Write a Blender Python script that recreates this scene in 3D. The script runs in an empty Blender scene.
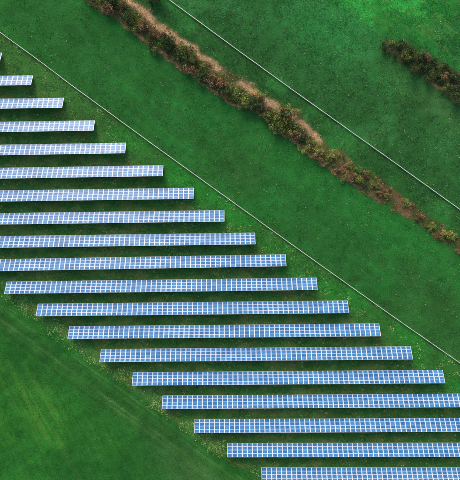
import bpy, math, random
import numpy as np

random.seed(7)
RNG = np.random.default_rng(11)
R = math.radians
scene = bpy.context.scene
C = scene.collection

# ------------------------------------------------------------------ camera
CAM_H = 151.2                 # metres above the field, looking straight down
FPX = 440.0                   # focal length in photo pixels (photo 460 x 480)
cam_d = bpy.data.cameras.new('camera')
cam = bpy.data.objects.new('camera', cam_d)
C.objects.link(cam)
cam.location = (0, 0, CAM_H)
cam.rotation_euler = (0, 0, 0)
cam_d.sensor_fit = 'VERTICAL'
cam_d.sensor_height = 24.0
cam_d.lens = 24.0 * FPX / 480.0
cam_d.clip_start = 1.0
cam_d.clip_end = 8000.0
scene.camera = cam

# ------------------------------------------------------------------ light
SUN_EL, SUN_AZ = 26.0, -18.0  # azimuth measured from +Y (top of photo) towards +X
world = bpy.data.worlds.new('World')
scene.world = world
world.use_nodes = True
wn = world.node_tree
sky = wn.nodes.new('ShaderNodeTexSky')
sky.sky_type = 'NISHITA'
sky.sun_disc = False
sky.sun_elevation = R(SUN_EL)
sky.sun_rotation = R(SUN_AZ)
sky.air_density = 1.0
sky.dust_density = 4.0
sky.ozone_density = 1.0
bg = wn.nodes['Background']
bg.inputs['Strength'].default_value = 0.15
wn.links.new(sky.outputs['Color'], bg.inputs['Color'])

sun_d = bpy.data.lights.new('sun', 'SUN')
sun_d.energy = 0.85
sun_d.angle = R(20.0)
sun_d.color = (1.0, 0.955, 0.88)
sun = bpy.data.objects.new('sun', sun_d)
C.objects.link(sun)
sun.location = (-40, 80, 120)
sun.rotation_euler = (R(90 - SUN_EL), 0, R(180) - R(SUN_AZ))

scene.view_settings.view_transform = 'Standard'
scene.view_settings.look = 'None'
scene.view_settings.exposure = 0.42
scene.view_settings.gamma = 1.0

# ------------------------------------------------------------------ helpers
SG = FPX / CAM_H              # photo pixels per metre on the ground


def w2p(x, y):                # ground metres -> map units used for the site plan
    return 230.0 + x * SG, 240.0 - y * SG


def p2w(px, py, z=0.0):
    s = (CAM_H - z) / FPX
    return (px - 230.0) * s, (240.0 - py) * s


def lattice(seed):
    return np.random.default_rng(seed).random((256, 256))


def vnoise(x, y, seed):
    L = lattice(seed)
    xi = np.floor(x).astype(int); yi = np.floor(y).astype(int)
    fx = x - xi; fy = y - yi
    fx = fx * fx * (3 - 2 * fx); fy = fy * fy * (3 - 2 * fy)
    a = L[xi % 256, yi % 256]; b = L[(xi + 1) % 256, yi % 256]
    c = L[xi % 256, (yi + 1) % 256]; d = L[(xi + 1) % 256, (yi + 1) % 256]
    return (a * (1 - fx) + b * fx) * (1 - fy) + (c * (1 - fx) + d * fx) * fy


def fbm(x, y, size, seed, octv=4):
    v = 0; a = 1; t = 0; f = 1.0 / size
    for o in range(octv):
        v = v + a * vnoise(x * f + 37.3 * o, y * f + 11.7 * o, seed + o)
        t += a; a *= 0.55; f *= 2.03
    return v / t              # 0..1, centred on .5


def sstep(a, b, x):
    t = np.clip((x - a) / (b - a), 0, 1)
    return t * t * (3 - 2 * t)


def band(x, lo, hi, soft):
    return sstep(lo - soft, lo + soft, x) * (1 - sstep(hi - soft, hi + soft, x))


def poly(pts):
    xs = np.array([p[0] for p in pts], float); ys = np.array([p[1] for p in pts], float)
    def f(x):
        x = np.asarray(x, float)
        r = np.interp(x, xs, ys)
        r = np.where(x < xs[0], ys[0] + (x - xs[0]) * (ys[1] - ys[0]) / (xs[1] - xs[0]), r)
        r = np.where(x > xs[-1], ys[-1] + (x - xs[-1]) * (ys[-1] - ys[-2]) / (xs[-1] - xs[-2]), r)
        return r
    return f


# site plan (map units)
F1P = [(-70, -19.5), (0, 32.2), (40, 61.2), (70, 84.0), (147, 140.2), (180, 164.0), (280, 235.9), (320, 264.6), (398, 320), (448.7, 355.2), (460, 363.2), (530, 412)]
F2P = [(100, -50), (168, -1.2), (197.2, 20.2), (225, 40.7), (265.4, 70.0), (295, 91.6), (306.7, 100), (355, 134.4), (363, 140), (410, 173.6), (460, 209.4), (530, 260)]
f1 = poly(F1P); f2 = poly(F2P)
hlo = poly([(60, -22), (92, 5), (116, 19), (135, 35), (156, 51), (188, 72), (201, 82), (221, 95), (232, 104), (258, 115), (272, 127), (291, 141), (310, 154), (331, 171), (351, 186), (373, 198), (406, 216), (415, 222), (437, 237), (455, 249), (520, 300)])
hup = poly([(60, -52), (137, 2), (151, 14), (163, 24), (180, 36), (202, 51), (223, 67), (229, 72), (250, 84), (267, 98), (284, 106), (298, 115), (313, 130), (327, 145), (351, 158), (363, 166), (382, 177), (398, 194), (422, 211), (437, 222), (458, 236), (520, 285)])
h2lo = poly([(380, 46), (390, 55), (402, 63), (418, 75), (434, 84), (446, 93), (460, 102), (520, 146)])
h2up = poly([(380, 38), (392, 39), (405, 43), (420, 52), (440, 62), (460, 74), (520, 112)])
bl = poly([(-70, 234), (5, 294), (36, 317), (67, 340), (98, 363), (130, 386), (162, 409), (194, 433), (227, 458), (261, 482), (330, 532)])

def lin(*c):
    return np.array([((v / 255.0) / 12.92 if v / 255.0 <= 0.04045 else ((v / 255.0 + 0.055) / 1.055) ** 2.4) for v in c])


ALB = 1.43                    # photo tone -> surface reflectance

def mixc(col, m, target):
    m = np.clip(m, 0, 1)[..., None]
    return col * (1 - m) + m * target


def ground_colour(X, Y):
    """Reflectance of the meadow at a place: mown fields, lush and dry patches, ruts."""
    px, py = w2p(X, Y)
    big = fbm(X, Y, 34, 1); mid = fbm(X, Y, 9, 5); fine = fbm(X, Y, 2.2, 9, 3)
    # coordinate along / across the diagonal that all the field edges follow
    u = px * 0.815 + py * 0.58; v = -px * 0.58 + py * 0.815
    streak = fbm(u * 0.12, v * 1.3, 6, 21, 3)
    d1 = (py - f1(px)) * .81; d2 = (py - f2(px)) * .81
    dlo = (py - hlo(px)) * .81; dup = (py - hup(px)) * .81
    e_lo = (py - h2lo(px)) * .81; e_up = (py - h2up(px)) * .81
    db = (py - bl(px)) * .81
    edge = (fbm(X, Y, 3.2, 640, 3) - .5) * 9
    dlo = dlo + edge; dup = dup - edge; e_lo = e_lo + edge * .8; e_up = e_up - edge * .8

    base = lin(39, 86, 43)[None, :] * np.ones(X.shape + (1,))
    # field between hedge and fence: smooth, blue-green, mown along the diagonal
    D = sstep(-3, 3, dlo) * (1 - sstep(-2, 2, d1))
    base = mixc(base, D * (0.15 + 0.8 * sstep(.42, .62, streak * .6 + big * .4)), lin(38, 98, 46))
    base = mixc(base, D * sstep(.5, .68, big) * .6, lin(46, 82, 44))
    base = mixc(base, D * band(dlo, 2, 34, 9) * .5 * sstep(150, 260, px), lin(38, 104, 48))
    # strip between hedge and far fence
    S = (1 - sstep(-3, 3, dup)) * sstep(-2, 2, d2)
    base = mixc(base, S * .7, lin(42, 82, 45))
    base = mixc(base, S * sstep(.5, .66, mid) * .6, lin(46, 104, 52))
    # far field
    B = 1 - sstep(-2, 2, d2)
    base = mixc(base, B * .8, lin(43, 86, 48))
    base = mixc(base, B * sstep(.45, .66, big) * .7, lin(40, 106, 54))
    base = mixc(base, B * np.exp(-(((px - 330) / 60) ** 2 + ((py - 25) / 40) ** 2)) * .75, lin(46, 122, 66))
    base = mixc(base, B * sstep(.52, .7, mid) * .4, lin(52, 106, 62))
    wornB = B * band(e_lo, 0, 26, 9) * sstep(372, 402, px)
    base = mixc(base, wornB * .4, lin(60, 84, 52))
    base = mixc(base, B * np.exp(-(((px - 275) / 45) ** 2 + ((py - 55) / 34) ** 2)) * .5, lin(42, 80, 45))
    # lush ground beyond the second hedge
    A = (1 - sstep(-18, 4, (py - poly([(290, -10), (340, 10), (382, 40), (405, 43), (460, 74), (520, 112)])(px)) * .81))
    A = A * sstep(285, 320, px)
    base = mixc(base, A * .9, lin(38, 112, 50))
    base = mixc(base, A * sstep(.44, .60, mid) * .9, lin(46, 138, 62))
    base = mixc(base, A * sstep(.5, .64, fbm(X, Y, 14, 60)) * .8, lin(36, 84, 46))
    base = mixc(base, A * sstep(.52, .66, fbm(u * .35, v * 1.6, 4, 131, 4)) * .4, lin(80, 124, 62))
    # inside the solar farm
    E = sstep(-1, 1, d1) * (1 - sstep(-1, 6, db))
    base = mixc(base, E * .85, lin(56, 97, 49))
    lush = E * (band(d1, 0, 26, 10)) * sstep(60, 180, px)
    base = mixc(base, lush * (0.45 + .8 * sstep(.42, .6, mid)), lin(39, 105, 44))
    dry = E * sstep(.48, .66, fbm(X, Y * 2.2, 5, 33)) * sstep(14, 34, d1)
    base = mixc(base, dry * .5, lin(98, 108, 62))
    base = mixc(base, E * sstep(.58, .7, fbm(X, Y * 2, 3, 41)) * .3 * sstep(14, 34, d1), lin(118, 104, 74))
    # weedy fringe on the lower-left boundary
    G = sstep(-2, 8, db)
    fr = band(db, -9, 9, 4)
    base = mixc(base, fr * .55 * sstep(.4, .6, mid), lin(66, 108, 56))
    # lower-left field with worn double track and thin yellowish crop streaks
    base = mixc(base, G * .9, lin(37, 90, 38))
    base = mixc(base, G * sstep(.45, .65, big) * .6, lin(38, 101, 40))
    base = mixc(base, G * band(db, 12, 34, 6) * .35, lin(54, 88, 48))
    for off, wdt, c, a in ((9, .7, lin(84, 124, 70), .7), (23.5, .7, lin(88, 122, 72), .7), (13, 1.1, lin(70, 112, 64), .6), (20, 1.4, lin(36, 72, 36), .55), (27, 1.2, lin(74, 110, 62), .5), (33, 1.2, lin(38, 76, 36), .45)):
        wob = 1.6 * (fbm(X, Y, 30, int(77 + off)) - .5) * 2
        base = mixc(base, G * np.exp(-((db - off - wob) / wdt) ** 2) * a * sstep(.3, .55, fbm(X, Y, 12, int(90 + off))), c)
    q = (px - 40) * .88 - (py - 412) * .47   # across the steep crop streaks
    t = (px - 40) * .47 + (py - 412) * .88
    st = fbm(q * 1.5, t * .06, 3, 55, 4)
    spot = np.exp(-((q / 16) ** 2 + (t / 42) ** 2))
    base = mixc(base, G * spot * (.3 + sstep(.4, .62, st)) * .5, lin(76, 124, 52))
    base = mixc(base, G * sstep(.50, .62, st) * .3 * sstep(38, 60, db), lin(66, 112, 44))
    base = mixc(base, G * sstep(.52, .66, fbm(X, Y, 16, 101)) * .5, lin(28, 74, 36))
    base = mixc(base, G * band(db, 20, 55, 14) * sstep(120, 200, px) * .55, lin(64, 96, 56))
    # dry strip below the hedge
    H = band(dlo, -60, 0, 1.6) * sstep(-1.0, 1.0, dup)
    wob = fbm(X, Y, 5, 201)
    tan = lin(196, 158, 130); brown = lin(74, 74, 46)
    gapm = np.where(px > 392, sstep(.34, .50, fbm(X, Y, 6, 655, 3)), sstep(.22, .38, fbm(X, Y, 4, 655, 3)))
    H = H * gapm
    base = mixc(base, H * .85, brown * (0.6 + .8 * wob[..., None]))
    topedge = sstep(.30, .50, fbm(X, Y, 8, 661, 2) + .12 * band(px, 135, 228, 6)) * np.exp(-((dup - 4.2 - 5 * (wob - .5)) / 3.0) ** 2) * (1 - sstep(312, 352, px))
    base = mixc(base, topedge * 1.0, tan * (0.75 + .6 * fine[..., None]))
    lowedge = np.exp(-((dlo + 0.6 - 3 * (wob - .5)) / 1.1) ** 2) * (1 - sstep(335, 380, px))
    base = mixc(base, lowedge * .8, lin(140, 104, 78))
    right = H * sstep(325, 350, px)
    base = mixc(base, right * sstep(.45, .6, wob), lin(112, 88, 68))
    base = mixc(base, right * sstep(.55, .68, mid), lin(62, 88, 50))
    # second hedge
    H2 = band(e_lo, -60, 0, 1.5) * sstep(-1, 1, e_up) * sstep(381, 386, px)
    base = mixc(base, H2 * .85, lin(60, 64, 46))
    low2 = np.exp(-((e_lo + .3) / 1.5) ** 2) * sstep(425, 436, px)
    base = mixc(base, low2 * .9, lin(160, 132, 100))
    # bare soil line beside the top end of the site
    base = base * (0.80 + 0.40 * mid[..., None]) * (0.75 + 0.5 * fine[..., None])
    return np.clip(base * ALB * np.array([.93, 1.0, .78]), 0.003, 0.85)


def ground_height(X, Y):
    px, py = w2p(X, Y)
    h = (fbm(X, Y, 40, 301) - .5) * .4 + (fbm(X, Y, 6, 311) - .5) * .18 + (fbm(X, Y, 1.6, 321, 2) - .5) * .10
    db = (py - bl(px)) * .81
    for off in (20, 33):
        h = h - .10 * np.exp(-((db - off) / 1.4) ** 2)
    return h


def mesh_np(name, verts, faces, cols=None, mats=(), smooth=False):
    verts = np.ascontiguousarray(verts, np.float32); faces = np.ascontiguousarray(faces, np.int32)
    k = faces.shape[1]; n = len(faces)
    me = bpy.data.meshes.new(name)
    me.vertices.add(len(verts)); me.vertices.foreach_set('co', verts.ravel())
    me.loops.add(n * k); me.loops.foreach_set('vertex_index', faces.ravel())
    me.polygons.add(n)
    me.polygons.foreach_set('loop_start', np.arange(0, n * k, k, dtype=np.int32))
    me.polygons.foreach_set('loop_total', np.full(n, k, np.int32))
    me.update(calc_edges=True)
    if cols is not None:
        a = me.color_attributes.new('Col', 'FLOAT_COLOR', 'POINT')
        c4 = np.ones((len(verts), 4), np.float32); c4[:, :3] = cols
        a.data.foreach_set('color', c4.ravel())
    for m in mats:
        me.materials.append(m)
    me.polygons.foreach_set('use_smooth', np.full(n, smooth, bool))
    return me


def link(name, me, parent=None, label=None, cat=None, group=None, kind=None):
    o = bpy.data.objects.new(name, me)
    C.objects.link(o)
    if parent is not None: o.parent = parent
    if label: o['label'] = label
    if cat: o['category'] = cat
    if group: o['group'] = group
    if kind: o['kind'] = kind
    return o


def boxes(parts):
    """list of (x0,x1,y0,y1,z0,z1) -> verts, quads"""
    V = []; F = []
    for (x0, x1, y0, y1, z0, z1) in parts:
        b = len(V)
        V += [(x0, y0, z0), (x1, y0, z0), (x1, y1, z0), (x0, y1, z0), (x0, y0, z1), (x1, y0, z1), (x1, y1, z1), (x0, y1, z1)]
        F += [(b, b + 3, b + 2, b + 1), (b + 4, b + 5, b + 6, b + 7), (b, b + 1, b + 5, b + 4), (b + 1, b + 2, b + 6, b + 5), (b + 2, b + 3, b + 7, b + 6), (b + 3, b, b + 4, b + 7)]
    return np.array(V), np.array(F)


# ------------------------------------------------------------------ materials
def new_mat(name):
    m = bpy.data.materials.new(name); m.use_nodes = True
    return m, m.node_tree.nodes, m.node_tree.links, m.node_tree.nodes['Principled BSDF']


def veg_mat(name, nscale, lo, hi, rough=.85, bump=0.0, spec=.15):
    """colour from the plant's own attribute, broken up by fine noise"""
    m, N, L, P = new_mat(name)
    at = N.new('ShaderNodeAttribute'); at.attribute_name = 'Col'
    geo = N.new('ShaderNodeNewGeometry')
    nz = N.new('ShaderNodeTexNoise'); nz.inputs['Scale'].default_value = nscale; nz.inputs['Detail'].default_value = 5
    L.new(geo.outputs['Position'], nz.inputs['Vector'])
    mr = N.new('ShaderNodeMapRange')
    mr.inputs['From Min'].default_value = .3; mr.inputs['From Max'].default_value = .7
    mr.inputs['To Min'].default_value = lo; mr.inputs['To Max'].default_value = hi
    L.new(nz.outputs['Fac'], mr.inputs['Value'])
    mx = N.new('ShaderNodeVectorMath'); mx.operation = 'SCALE'
    L.new(at.outputs['Color'], mx.inputs[0]); L.new(mr.outputs['Result'], mx.inputs['Scale'])
    L.new(mx.outputs['Vector'], P.inputs['Base Color'])
    P.inputs['Roughness'].default_value = rough
    P.inputs['Specular IOR Level'].default_value = spec
    if bump:
        b = N.new('ShaderNodeBump'); b.inputs['Strength'].default_value = bump; b.inputs['Distance'].default_value = .3
        L.new(nz.outputs['Fac'], b.inputs['Height']); L.new(b.outputs['Normal'], P.inputs['Normal'])
    return m


M_GROUND = veg_mat('meadow_ground', 2.6, .74, 1.26, .95, .35, .05)
M_TUFT = veg_mat('grass_blades', .9, .8, 1.2, .8)
M_LEAF = veg_mat('shrub_leaves', 1.1, .7, 1.3, .75)


def plain(name, col, rough=.5, metal=0.0, var=.12, scale=3.0):
    m, N, L, P = new_mat(name)
    geo = N.new('ShaderNodeNewGeometry')
    nz = N.new('ShaderNodeTexNoise'); nz.inputs['Scale'].default_value = scale; nz.inputs['Detail'].default_value = 4
    L.new(geo.outputs['Position'], nz.inputs['Vector'])
    cr = N.new('ShaderNodeValToRGB')
    cr.color_ramp.elements[0].position = .3; cr.color_ramp.elements[1].position = .7
    cr.color_ramp.elements[0].color = (*[c * (1 - var) for c in col], 1)
    cr.color_ramp.elements[1].color = (*[min(1, c * (1 + var)) for c in col], 1)
    L.new(nz.outputs['Fac'], cr.inputs['Fac']); L.new(cr.outputs['Color'], P.inputs['Base Color'])
    P.inputs['Roughness'].default_value = rough; P.inputs['Metallic'].default_value = metal
    return m


M_STEEL = plain('galvanised_steel', (.36, .37, .38), .5, .6)
M_BARK = plain('bark', (.10, .075, .055), .9)
M_WHITE = plain('weathered_white_paint', (.72, .74, .66), .7, 0, .2, .8)
M_POST = plain('grey_timber', (.34, .31, .27), .85)


def panel_frame_mat():
    m, N, L, P = new_mat('panel_frame')
    oi = N.new('ShaderNodeObjectInfo')
    cr = N.new('ShaderNodeValToRGB')
    cr.color_ramp.elements[0].color = (.66, .74, .84, 1); cr.color_ramp.elements[1].color = (.78, .84, .91, 1)
    L.new(oi.outputs['Random'], cr.inputs['Fac']); L.new(cr.outputs['Color'], P.inputs['Base Color'])
    P.inputs['Roughness'].default_value = .45
    return m


def panel_cell_mat():
    m, N, L, P = new_mat('blue_silicon_cells')
    oi = N.new('ShaderNodeObjectInfo')
    cr = N.new('ShaderNodeValToRGB')
    cr.color_ramp.elements[0].color = (.010, .105, .33, 1); cr.color_ramp.elements[1].color = (.045, .225, .51, 1)
    L.new(oi.outputs['Random'], cr.inputs['Fac'])
    tc = N.new('ShaderNodeTexCoord')
    # crystalline mottling of the cells and thin pale cell gaps
    nz = N.new('ShaderNodeTexNoise'); nz.inputs['Scale'].default_value = 3.0; nz.inputs['Detail'].default_value = 3
    ad = N.new('ShaderNodeVectorMath'); ad.operation = 'ADD'
    L.new(tc.outputs['Object'], ad.inputs[0]); L.new(oi.outputs['Location'], ad.inputs[1])
    L.new(ad.outputs['Vector'], nz.inputs['Vector'])
    mr = N.new('ShaderNodeMapRange'); mr.inputs['From Min'].default_value = .3; mr.inputs['From Max'].default_value = .7
    mr.inputs['To Min'].default_value = .82; mr.inputs['To Max'].default_value = 1.18
    L.new(nz.outputs['Fac'], mr.inputs['Value'])
    sc = N.new('ShaderNodeVectorMath'); sc.operation = 'SCALE'
    L.new(cr.outputs['Color'], sc.inputs[0]); L.new(mr.outputs['Result'], sc.inputs['Scale'])
    br = N.new('ShaderNodeTexBrick')
    br.offset = 0.0; br.squash = 1.0
    br.inputs['Scale'].default_value = 1.0; br.inputs['Mortar Size'].default_value = .004
    br.inputs['Brick Width'].default_value = .14; br.inputs['Row Height'].default_value = .157
    br.inputs['Color1'].default_value = (0, 0, 0, 1); br.inputs['Color2'].default_value = (0, 0, 0, 1); br.inputs['Mortar'].default_value = (1, 1, 1, 1)
    L.new(tc.outputs['Object'], br.inputs['Vector'])
    mx = N.new('ShaderNodeMix'); mx.data_type = 'RGBA'
    L.new(br.outputs['Color'], mx.inputs['Factor'])
    L.new(sc.outputs['Vector'], mx.inputs['A']); mx.inputs['B'].default_value = (.22, .42, .64, 1)
    L.new(mx.outputs['Result'], P.inputs['Base Color'])
    P.inputs['Roughness'].default_value = .31
    P.inputs['IOR'].default_value = 1.5
    P.inputs['Specular IOR Level'].default_value = .20      # anti-reflective solar glass
    return m


M_FRAME = panel_frame_mat(); M_CELL = panel_cell_mat()

# ------------------------------------------------------------------ ground sheet
fine_ax = np.arange(-96, 96.01, 0.5)
out = 96 + np.cumsum(3 * 1.35 ** np.arange(20))
ax = np.concatenate([-out[::-1], fine_ax, out])
GX, GY = np.meshgrid(ax, ax, indexing='xy')
GZ = ground_height(GX, GY)
far = np.maximum(np.abs(GX), np.abs(GY)) > 97
GZ = np.where(far, -0.05, GZ)
GC = ground_colour(np.clip(GX, -140, 140), np.clip(GY, -140, 140)).reshape(-1, 3)
n = len(ax)
idx = np.arange(n * n).reshape(n, n)
faces = np.stack([idx[:-1, :-1], idx[:-1, 1:], idx[1:, 1:], idx[1:, :-1]], -1).reshape(-1, 4)
ground_me = mesh_np('ground', np.stack([GX, GY, GZ], -1).reshape(-1, 3), faces, GC, [M_GROUND], True)
link('ground', ground_me, kind='structure')


def ground_z(x, y):
    return float(ground_height(np.array([x]), np.array([y]))[0])


# ------------------------------------------------------------------ solar panel rows
TILT = R(25.0)
PITCH_X, PITCH_V = 1.71, 1.08          # module pitch along the row / up the slope
LOW_Z = 0.5
SLOPE_L = 4 * PITCH_V


def make_panel_mesh():
    hx, hy = 1.685 / 2, 1.062 / 2
    bx, by, rec, th = .13, .055, .006, .04
    o = [(-hx, -hy), (hx, -hy), (hx, hy), (-hx, hy)]
    i = [(-hx + bx, -hy + by), (hx - bx, -hy + by), (hx - bx, hy - by), (-hx + bx, hy - by)]
    V = [(x, y, 0) for x, y in o] + [(x, y, th) for x, y in o] + [(x, y, th) for x, y in i] + [(x, y, th - rec) for x, y in i]
    F = [(3, 2, 1, 0)]
    for k in range(4):
        j = (k + 1) % 4
        F += [(k, j, 4 + j, 4 + k), (4 + k, 4 + j, 8 + j, 8 + k), (8 + k, 8 + j, 12 + j, 12 + k)]
    F.append((12, 13, 14, 15))
    me = mesh_np('panel', np.array(V), np.array(F), None, [M_FRAME, M_CELL])
    mi = np.zeros(len(F), np.int32); mi[-1] = 1
    me.polygons.foreach_set('material_index', mi)
    return me


PANEL = make_panel_mesh()

# row: low-edge height on the plan (y at x_ref, x_ref, slope), left end, right end (None = runs on)
ROWS = [
    (52.9, 2, -.015, None, 2.4), (75.75, 15, -.015, None, 33.3), (98.6, 15, -.014, None, 64.1),
    (121.7, 15, -.015, None, 95.0), (144.6, 15, -.016, None, 126.2), (167.7, 15, -.0155, None, 163.4),
    (190.3, 15, -.0135, None, 193.7), (213.0, 15, -.013, None, 224.3), (236.0, 15, -.0135, None, 255.0),
    (259.0, 15, -.017, None, 285.5), (281.6, 15, -.0127, 7.2, 316.0), (303.0, 115, -.0102, 37.4, 348.2),
    (325.9, 115, -.0090, 68.6, 379.9), (349.0, 115, -.0087, 99.7, 412.0), (371.25, 275, -.0076, 131.3, 444.2),
    (394.8, 275, -.006, 162.6, None), (418.8, 275, -.0045, 194.6, None), (443.0, 275, -.0015, 227.2, None),
    (467.5, 275, 0.0, 261.3, None)]
ORD = ['first', 'second', 'third', 'fourth', 'fifth', 'sixth', 'seventh', 'eighth', 'ninth', 'tenth', 'eleventh', 'twelfth', 'thirteenth', 'fourteenth', 'fifteenth', 'sixteenth', 'seventeenth', 'eighteenth', 'nineteenth']
TAIL = {
    0: 'topmost blue solar panel row, only its right corner showing at the left edge',
    1: 'shortest fully visible solar panel row near the upper left, second from the top',
    10: 'eleventh solar panel row from the top, the uppermost with its left end showing',
    14: 'fifteenth solar panel row from the top, lowest with both ends showing',
    15: 'sixteenth solar panel row from the top, just running off the right edge',
    18: 'bottom solar panel row, cut off by the lower edge and right edge'}
ROW_RECTS = []                  # footprints, for keeping plants out of the panels
for k, (yr, xr, sl, xl, xe) in enumerate(ROWS):
    s = (CAM_H - LOW_Z) / FPX
    cols_full = 62 if k != 5 else 63
    pitch_px = PITCH_X / s
    if xl is None:
        ncol = min(cols_full, int(math.ceil((xe + 40) / pitch_px)))
        x_end = xe; x_sta = xe - ncol * pitch_px
    elif xe is None:
        ncol = min(cols_full, int(math.ceil((500 - xl) / pitch_px)))
        x_sta = xl; x_end = xl + ncol * pitch_px
    else:
        ncol = cols_full
        mid = .5 * (xl + xe); x_sta = mid - ncol * pitch_px / 2; x_end = mid + ncol * pitch_px / 2
    xc = .5 * (x_sta + x_end)
    wx, wy = p2w(xc, yr + (xc - xr) * sl, LOW_Z)
    yaw = math.atan(-sl)
    run = SLOPE_L * math.cos(TILT); rise = SLOPE_L * math.sin(TILT)
    # base of the row: under its middle
    cx = wx + math.sin(yaw) * run / 2; cy = wy - math.cos(yaw) * run / 2
    if k in TAIL: lab = TAIL[k]
    elif k < 10: lab = ORD[k] + ' solar panel row from the top, running off the left edge'
    elif k < 15: lab = ORD[k] + ' solar panel row from the top, both ends showing'
    else: lab = ORD[k] + ' solar panel row from the top, running off the right edge'
    root = link('solar_panel_row', None, None, lab, 'solar panels', 'tilted solar panel rows on the green site')
    root.location = (cx, cy, 0); root.rotation_euler = (0, 0, yaw)
    ROW_RECTS.append((cx, cy, yaw, ncol * PITCH_X / 2, run / 2))
    half = ncol * PITCH_X / 2
    for c in range(ncol):
        X = -half + (c + .5) * PITCH_X
        dz = .012 * math.sin(c * .9 + k) + random.uniform(-.006, .006)
        for r in range(4):
            v = (r + .5) * PITCH_V
            p = bpy.data.objects.new('panel', PANEL)
            C.objects.link(p); p.parent = root
            p.location = (X, run / 2 - v * math.cos(TILT), LOW_Z + v * math.sin(TILT) + dz)
            p.rotation_euler = (-TILT + random.uniform(-.012, .012), random.uniform(-.008, .008), 0)
    # four rails under the panels
    if k == 0 or True:
        rv, rf = boxes([(-half + .1, half - .1, -.03, .03, -.035, .035)])
        rme = mesh_np('rail', rv, rf, None, [M_STEEL])
        for v in (.55, 1.62, 2.70, 3.77):
            o = link('rail', rme, root)
            o.location = (0, run / 2 - v * math.cos(TILT), LOW_Z + v * math.sin(TILT) - .075)
            o.rotation_euler = (-TILT, 0, 0)
    if k == 0:
        fv, ff = boxes([(-.04, .04, -SLOPE_L / 2 + .15, SLOPE_L / 2 - .15, -.05, .05)])
        RAFTER = mesh_np('rafter', fv, ff, None, [M_STEEL])
        def post_mesh(h):
            return mesh_np('post', *boxes([(-.05, .05, -.05, .05, -.35, h)]), None, [M_STEEL])
        v1, v2 = .8, 3.3
        POST1 = post_mesh(LOW_Z + v1 * math.sin(TILT) - .2); POST2 = post_mesh(LOW_Z + v2 * math.sin(TILT) - .2)
    nb = max(2, int(round(ncol / 4)) + 1)
    for b in range(nb):
        X = -half + .6 + (2 * half - 1.2) * b / (nb - 1)
        o = link('rafter', RAFTER, root)
        o.location = (X, 0, LOW_Z + rise / 2 - .17); o.rotation_euler = (-TILT, 0, 0)
        for v, pm in ((v1, POST1), (v2, POST2)):
            o = link('post', pm, root); o.location = (X, run / 2 - v * math.cos(TILT), 0)


def in_rows(X, Y, grow=0.0):
    m = np.zeros(X.shape, bool)
    for cx, cy, yaw, hx, hy in ROW_RECTS:
        dx = X - cx; dy = Y - cy
        lx = dx * math.cos(yaw) + dy * math.sin(yaw); ly = -dx * math.sin(yaw) + dy * math.cos(yaw)
        m |= (np.abs(lx) < hx + grow) & (np.abs(ly) < hy + grow)
    return m


# ------------------------------------------------------------------ white rail fences
def fence(pts, label):
    W = [p2w(*p, .5) for p in pts]
    seg = [0]
    for a, b in zip(W, W[1:]): seg.append(seg[-1] + math.dist(a, b))
    def at(s):
        for i in range(len(W) - 1):
            if s <= seg[i + 1] or i == len(W) - 2:
                t = (s - seg[i]) / (seg[i + 1] - seg[i])
                return W[i][0] + t * (W[i + 1][0] - W[i][0]), W[i][1] + t * (W[i + 1][1] - W[i][1])
    step = 4.0
    nseg = int(seg[-1] // step)
    m = at(seg[-1] / 2)
    root = link('rail_fence', None, None, label, 'fence', 'white rail fences across the fields')
    root.location = (m[0], m[1], 0)
    for i in range(nseg + 1):
        x, y = at(min(i * step, seg[-1]))
        g0 = ground_z(x, y)
        o = link('post', FPOST, root); o.location = (x - m[0], y - m[1], g0)
        x2, y2 = at(min((i + 1) * step, seg[-1]))
        if i == nseg: break
        g1 = ground_z(x2, y2); gm = .5 * (g0 + g1); gp = -math.atan2(g1 - g0, step)
        o.rotation_euler = (0, 0, math.atan2(y2 - y, x2 - x) + random.uniform(-.05, .05))
        o = link('rail', FRAIL[i % 3], root)
        o.location = ((x + x2) / 2 - m[0], (y + y2) / 2 - m[1], .46 + gm + random.uniform(-.006, .006))
        o.rotation_euler = (random.uniform(-.03, .03), gp, math.atan2(y2 - y, x2 - x))
        o = link('lower_board', FBOARD, root)
        o.location = ((x + x2) / 2 - m[0], (y + y2) / 2 - m[1], .24 + gm)
        o.rotation_euler = (0, gp, math.atan2(y2 - y, x2 - x))


FPOST = mesh_np('post', *boxes([(-.07, .07, -.07, .07, -.4, .455)]), None, [M_POST])
FRAIL = [mesh_np('rail', *boxes([(-1.985, 1.985, -.095 + d, .095 + d, 0, .05)]), None, [M_WHITE]) for d in (0, .012, -.012)]
FBOARD = mesh_np('lower_board', *boxes([(-1.98, 1.98, .072, .10, -.10, .10)]), None, [M_WHITE])
fence(F1P, 'long white rail fence running diagonally just beside the panel row ends')
fence(F2P, 'long white rail fence on the far side of the brown hedge strip')

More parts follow.
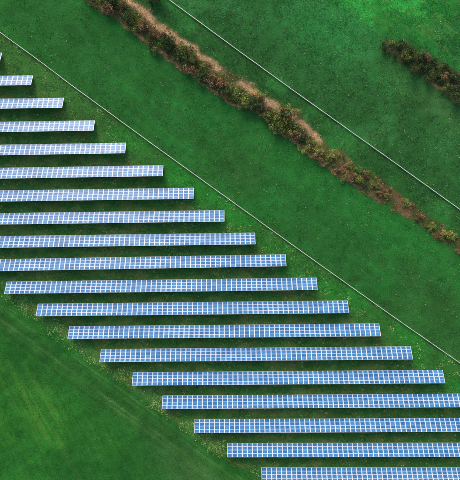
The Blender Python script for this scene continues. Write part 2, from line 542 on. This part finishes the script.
# ------------------------------------------------------------------ shrubs
def shrub_mesh(seed, leaves, rad, hgt, size):
    """crown of leaf-sized faces: several overlapping clumps with gaps between them"""
    g = np.random.default_rng(seed)
    nc = 9
    cc = np.stack([g.normal(0, .42, nc) * rad, g.normal(0, .42, nc) * rad, g.uniform(.35, .95, nc) * hgt], -1)
    cr = g.uniform(.25, .5, nc) * rad
    which = g.integers(0, nc, leaves)
    d = g.normal(0, 1, (leaves, 3)); d /= np.linalg.norm(d, axis=1)[:, None]
    p = cc[which] + d * (cr[which] * g.uniform(.35, 1.08, leaves) ** .6)[:, None]
    p[:, 2] = np.clip(p[:, 2], .05, None)
    a = g.normal(0, 1, (leaves, 3)); a /= np.linalg.norm(a, axis=1)[:, None]
    b = np.cross(a, g.normal(0, 1, (leaves, 3))); b /= np.linalg.norm(b, axis=1)[:, None]
    sz = g.uniform(.6, 1.4, leaves)[:, None] * size
    V = np.stack([p - a * sz, p + b * sz * .55, p + a * sz, p - b * sz * .55], 1).reshape(-1, 3)
    F = np.arange(leaves * 4).reshape(-1, 4)
    tone = (g.uniform(.6, 1.4, nc)[which] * g.uniform(.7, 1.3, leaves))
    return V, F, np.repeat(tone, 4), np.repeat(g.random(leaves), 4)


def stem_mesh(seed, rad, hgt):
    g = np.random.default_rng(seed)
    V = []; F = []
    for s in range(6):
        a = g.uniform(0, 6.28); r0 = g.uniform(0, .12) * rad; r1 = g.uniform(.2, .7) * rad
        pts = [np.array([math.cos(a) * r0, math.sin(a) * r0, -.25]), np.array([math.cos(a) * (r0 + r1) * .45, math.sin(a) * (r0 + r1) * .45, hgt * .45]), np.array([math.cos(a) * r1, math.sin(a) * r1, hgt * .9])]
        rr = [.07, .045, .012]
        b = len(V)
        for q, w in zip(pts, rr):
            for t in range(4):
                V.append((q[0] + w * math.cos(t * 1.571), q[1] + w * math.sin(t * 1.571), q[2]))
        for lv in range(2):
            for t in range(4):
                t2 = (t + 1) % 4
                F.append((b + lv * 4 + t, b + lv * 4 + t2, b + lv * 4 + 4 + t2, b + lv * 4 + 4 + t))
    return mesh_np('stem', np.array(V), np.array(F), None, [M_BARK])


KIND = {   # colour A, colour B, name, label words
    'olive': (lin(78, 98, 48), lin(116, 122, 62)),
    'dark': (lin(54, 70, 42), lin(76, 90, 50)),
    'brown': (lin(104, 82, 60), lin(140, 112, 80)),
    'gold': (lin(150, 138, 76), lin(112, 122, 58)),
    'red': (lin(114, 80, 66), lin(92, 74, 56)),
}
PROTO = {}
for ki, (kk, (ca, cb)) in enumerate(KIND.items()):
    L = []
    for j in range(3):
        V, F, tone, mixv = shrub_mesh(400 + ki * 10 + j, 620, 1.0, 1.15, .085)
        col = (ca[None] * (1 - mixv[:, None]) + cb[None] * mixv[:, None]) * tone[:, None] * 1.55
        L.append((mesh_np('foliage', V, F, np.clip(col, .004, .6), [M_LEAF]), stem_mesh(500 + ki * 10 + j, 1.0, 1.0)))
    PROTO[kk] = L
WORDS = {'olive': 'olive green', 'dark': 'dark green', 'brown': 'brown half-bare', 'gold': 'pale yellow-green', 'red': 'russet brown'}
scount = 0
NAMED = {}


def shrub(px, py, rad_m, kind, where, group, hgt=None):
    global scount
    h = hgt or rad_m * random.uniform(.8, 1.1)
    x, y = p2w(px, py, h * .5)
    f, st = PROTO[kind][scount % 3]; scount += 1
    root = link('shrub', None, None, None, 'shrub', WORDS[kind] + ' ' + group)
    NAMED.setdefault((kind, where), []).append((px, root))
    root.location = (x, y, ground_z(x, y)); root.rotation_euler = (0, 0, random.uniform(0, 6.28))
    root.scale = (rad_m, rad_m * random.uniform(.75, 1.1), h)
    link('foliage', f, root); link('stem', st, root)


HW = 'shrub from the top end of the long tan hedge strip'
HG = 'shrubs of the long hedge strip'
rr = random.Random(5)
# main body of the hedge: overlapping shrubs, lower-left of the dry grass strip
x = 84.0
while x < 335:
    lo = float(hlo(x)); up = float(hup(x))
    wid = lo - up
    for t in (.82, .52):
        px = x + rr.uniform(-3, 3); tt = t + rr.uniform(-.10, .10)
        py = lo + (up - lo) * (1 - tt)
        k = rr.choices(['olive', 'dark', 'brown', 'gold', 'red'], [6.5, 4, 3.5, 1.5, 1])[0]
        if t < .6 and 208 < x < 222: continue
        shrub(px, py - 1.0, rr.uniform(1.1, 2.6), k, HW, HG)
    x += rr.uniform(4.5, 8.5)
# big dark shrubs that stand out
BW = [(168, 44, 3.0, 'dark'), (126, 17, 2.8, 'dark'), (112, 2, 2.6, 'dark'), (186, 52, 2.9, 'olive'), (244, 98, 3.4, 'olive'), (254, 106, 3.0, 'dark'), (283, 118, 3.3, 'dark'), (276, 124, 2.6, 'olive'), (296, 128, 2.6, 'olive'), (203, 74, 2.6, 'dark'), (262, 96, 2.0, 'gold'), (288, 108, 1.9, 'gold'), (298, 113, 1.7, 'gold')]
for px, py, rm, k in BW:
    shrub(px, py, rm, k, 'large tall shrub from the top end of the long tan hedge strip', 'large shrubs of the long hedge strip')
x = 332
while x < 392:
    lo = float(hlo(x)); up = float(hup(x))
    k = rr.choices(['olive', 'dark', 'brown', 'gold', 'red'], [4, 2, 3, 1.5, 1.5])[0]
    shrub(x + rr.uniform(-3, 3), up + (lo - up) * rr.uniform(.3, .8), rr.uniform(.9, 1.9), k, HW, HG, rr.uniform(.7, 1.3))
    x += rr.uniform(5, 8)
# thinner right-hand end
x = 336
while x < 470:
    lo = float(hlo(x)); up = float(hup(x))
    k = rr.choices(['olive', 'brown', 'gold', 'red'], [3.2, 3, 2.2, 2])[0]
    if not (392 < x < 404):
        shrub(x + rr.uniform(-2, 2), up + (lo - up) * rr.uniform(.1, .9), rr.uniform(.8, 1.9), k, 'low shrub from left in the thin hedge end', 'low shrubs of the thin hedge end', rr.uniform(.7, 1.2))
    x += rr.uniform(2.2, 4.2) if x < 392 else rr.uniform(3.0, 5.5)
shrub(151, 1, 2.6, 'dark', 'round shrub standing alone beside the top end of the hedge strip', 'lone shrub at the top')
shrub(158, -3, 2.2, 'dark', 'smaller round shrub above the lone shrub at the top edge', 'second lone shrub at the top')
# second hedge, upper right
x = 384.0
while x < 478:
    lo = float(h2lo(x)); up = float(h2up(x))
    for t in ((.18, .55, .86) if x > 396 else (.35, .75)):
        k = rr.choices(['dark', 'brown', 'olive', 'red'], [9, .5, 2.2, .3])[0]
        shrub(x + rr.uniform(-2, 2), up + (lo - up) * (t + rr.uniform(-.14, .14)), rr.uniform(.9, 2.3) if x > 392 else rr.uniform(.8, 1.5), k, 'shrub from left in the short hedge at upper right', 'shrubs of the short dark hedge')
    x += rr.uniform(4.5, 7)

ONES = ['first', 'second', 'third', 'fourth', 'fifth', 'sixth', 'seventh', 'eighth', 'ninth', 'tenth', 'eleventh', 'twelfth', 'thirteenth', 'fourteenth', 'fifteenth', 'sixteenth', 'seventeenth', 'eighteenth', 'nineteenth']
def ordinal(i):
    if i < 20: return ONES[i - 1]
    t = {2: 'twent', 3: 'thirt', 4: 'fort', 5: 'fift'}[i // 10]
    return t + 'ieth' if i % 10 == 0 else t + 'y-' + ONES[i % 10 - 1]
for (kind, where), lst in NAMED.items():
    lst.sort(key=lambda e: e[0])
    for i, (_, o) in enumerate(lst):
        o['label'] = (ordinal(i + 1) + ' ' if 'from' in where else '') + WORDS[kind] + ' ' + where

# ------------------------------------------------------------------ grasses and weeds (uncountable)
def tufts(X, Y, cols, hgt, rad, wid, blades, lift=0.0):
    n = len(X)
    g = RNG
    Z = ground_height(X, Y) + lift
    ang = g.uniform(0, 6.283, (n, 1)) + np.arange(blades)[None] * 6.283 / blades + g.normal(0, .35, (n, blades))
    r = rad[:, None] * g.uniform(.5, 1.3, (n, blades)); h = hgt[:, None] * g.uniform(.5, 1.2, (n, blades)); w = wid[:, None] * g.uniform(.6, 1.3, (n, blades))
    ca, sa = np.cos(ang), np.sin(ang)
    x0 = X[:, None] + ca * r * .1; y0 = Y[:, None] + sa * r * .1
    zb = np.broadcast_to(Z[:, None] - .04, (n, blades))
    V = np.stack([np.stack([x0 - sa * w, y0 + ca * w, zb], -1), np.stack([x0 + sa * w, y0 - ca * w, zb], -1),
                  np.stack([X[:, None] + ca * r, Y[:, None] + sa * r, Z[:, None] + h], -1)], 2).reshape(-1, 3)
    F = np.arange(n * blades * 3).reshape(-1, 3)
    c = np.repeat(cols[:, None, :] * g.uniform(.75, 1.3, (n, 1, 1)), blades * 3, 1).reshape(-1, 3)
    return V, F, np.clip(c, .003, .8)


def scatter(n, half=90):
    return RNG.uniform(-88, 88, n), RNG.uniform(-92, 92, n)


# meadow grass everywhere except under the panels
X, Y = scatter(150000)
keep = ~in_rows(X, Y, .1)
px, py = w2p(X, Y)
inG = (py - bl(px)) > 6
inD = ((py - hlo(px)) > 2) & ((py - f1(px)) < -2)
cl = fbm(X, Y, 3.5, 611, 3)
keep &= (RNG.random(len(X)) < np.where(inG, .35, np.where(inD, .55, 1.0)) * sstep(.3, .6, cl) * 1.2)
X, Y = X[keep], Y[keep]; inS = (inG | inD)[keep]
nn = len(X)
c = ground_colour(X, Y) * np.where(inS, 1.05, 1.15)[:, None] * (.65 + 1.1 * RNG.random((nn, 1)) ** 2)
V, F, cc = tufts(X, Y, c, np.where(inS, .07, .11) * RNG.uniform(.6, 1.3, nn), np.where(inS, .2, .28) * RNG.uniform(.6, 1.4, nn), np.full(nn, .10), 4, .03)
link('meadow_grass', mesh_np('meadow_grass', V, F, cc, [M_TUFT]), None, 'short rough green meadow grass covering all the fields', 'grass', kind='stuff')

# pale flowering weeds
X, Y = scatter(300000)
px, py = w2p(X, Y)
db = (py - bl(px)) * .81; d1 = (py - f1(px)) * .81; d2 = (py - f2(px)) * .81
dup = (py - hup(px)) * .81; dlo = (py - hlo(px)) * .81
cl = fbm(X, Y, 5, 701, 3); cl2 = fbm(X, Y, 1.8, 711, 2)
clump = sstep(.5, .68, cl) * sstep(.45, .65, cl2)
E = (d1 > 1) & (db < -2)
dens = np.zeros(len(X))
dens += .95 * band(db, -9, 5, 3) * sstep(.30, .52, cl) * sstep(.34, .54, cl2) * (px < 275)
dens += E * .65 * clump + E * .03 + E * .45 * band(d1, 2, 22, 6) * clump
dens += (d2 < 0) * .5 * clump + (d2 < 0) * .035
dens += ((d2 > 0) & (dup < 0)) * (.6 * clump + .035)
dens += ((dlo > 0) & (d1 < 0)) * (.12 * clump + .012 + .10 * sstep(.52, .64, fbm((px * .815 + py * .58) * .15, (-px * .58 + py * .815) * 1.3, 5, 721, 3)) * sstep(.45, .6, cl2) + .25 * band(dlo, 12, 17, 2) * sstep(.5, .6, cl) * (px > 230) * (px < 330))
dens += .3 * np.exp(-(d1 / 3.0) ** 2) * sstep(.56, .66, cl)
dens += .3 * np.exp(-((d2 + 4) / 4.0) ** 2) * sstep(.5, .6, cl) * (px > 430)
keep = (RNG.random(len(X)) < dens) & ~in_rows(X, Y, .25)
X, Y = X[keep], Y[keep]; nn = len(X)
pal = np.array([lin(136, 168, 88), lin(108, 152, 76), lin(190, 204, 142), lin(92, 148, 72)])
inE = ((d1 > 1)[keep])[:, None]
wt = RNG.random((nn, 1)) ** np.where(inE, .5, 1.1)
fringe = 1 + .25 * (np.abs(db[keep] + 2) < 10)[:, None] * (px[keep] < 275)[:, None]
c = pal[RNG.integers(0, 4, nn)] * np.where(inE, 1.35, 1.1) * fringe * wt + (1 - wt) * ground_colour(X, Y) * 1.9
V, F, cc = tufts(X, Y, c, RNG.uniform(.08, .24, nn), RNG.uniform(.12, .28, nn) * np.where(inE[:, 0], 1, .85), np.full(nn, .10), 5)
link('flowering_weeds', mesh_np('flowering_weeds', V, F, cc, [M_TUFT]), None, 'pale yellow weeds speckling the grass near the panel rows', 'weeds', kind='stuff')

# tall dry grass of the hedge strips
X, Y = scatter(260000)
px, py = w2p(X, Y)
dup = (py - hup(px)) * .81; dlo = (py - hlo(px)) * .81
e_lo = (py - h2lo(px)) * .81; e_up = (py - h2up(px)) * .81
edge = (fbm(X, Y, 3.2, 640, 3) - .5) * 9
dlo = dlo + edge; dup = dup - edge; e_lo = e_lo + edge * .8; e_up = e_up - edge * .8
wob = fbm(X, Y, 5, 201)
gapm = np.where(px > 392, sstep(.34, .50, fbm(X, Y, 6, 655, 3)), sstep(.22, .38, fbm(X, Y, 4, 655, 3)))
top = sstep(.30, .50, fbm(X, Y, 8, 661, 2) + .12 * band(px, 135, 228, 6)) * np.exp(-((dup - 4.0 - 5 * (wob - .5)) / 3.0) ** 2) * (1 - sstep(312, 352, px))
low = np.exp(-((dlo + .3 - 3 * (wob - .5)) / 1.3) ** 2) * (1 - sstep(335, 380, px)) * .8
body = ((dup > 0) & (dlo < 0)) * .3 * gapm
rgt = ((dup > 0) & (dlo < 0)) * sstep(325, 350, px) * .5 * sstep(.35, .55, wob) * gapm
sec = ((e_up > 0) & (e_lo < 0) & (px > 383)) * .2 + np.exp(-((e_lo + .3) / 1.5) ** 2) * sstep(425, 436, px)
dens = np.maximum.reduce([top, low, body, rgt, sec])
keep = RNG.random(len(X)) < dens
X, Y = X[keep], Y[keep]; t2 = top[keep]; lw = np.maximum(low, 0)[keep]; px = px[keep]; nn = len(X)
tanc = lin(212, 170, 138); pink = lin(186, 138, 114); oliv = lin(120, 116, 66); brn = lin(112, 80, 64)
pick = RNG.random(nn)[:, None]
c = np.where(pick < .25, brn, np.where(pick < .75, oliv, np.where(pick < .88, pink, tanc)))
strong = np.maximum(t2, lw * .8)[:, None]
c = c * (1 - strong) + strong * np.where(pick < .6, tanc, pink)
c = np.where((px > 335)[:, None] & (pick > .5), lin(126, 96, 76), c)
V, F, cc = tufts(X, Y, c * 1.6, RNG.uniform(.15, .5, nn), RNG.uniform(.22, .5, nn), np.full(nn, .075), 4)
link('dry_grass', mesh_np('dry_grass', V, F, cc, [M_TUFT]), None, 'tall dry tan and pinkish grass along the hedge strips', 'dry grass', kind='stuff')
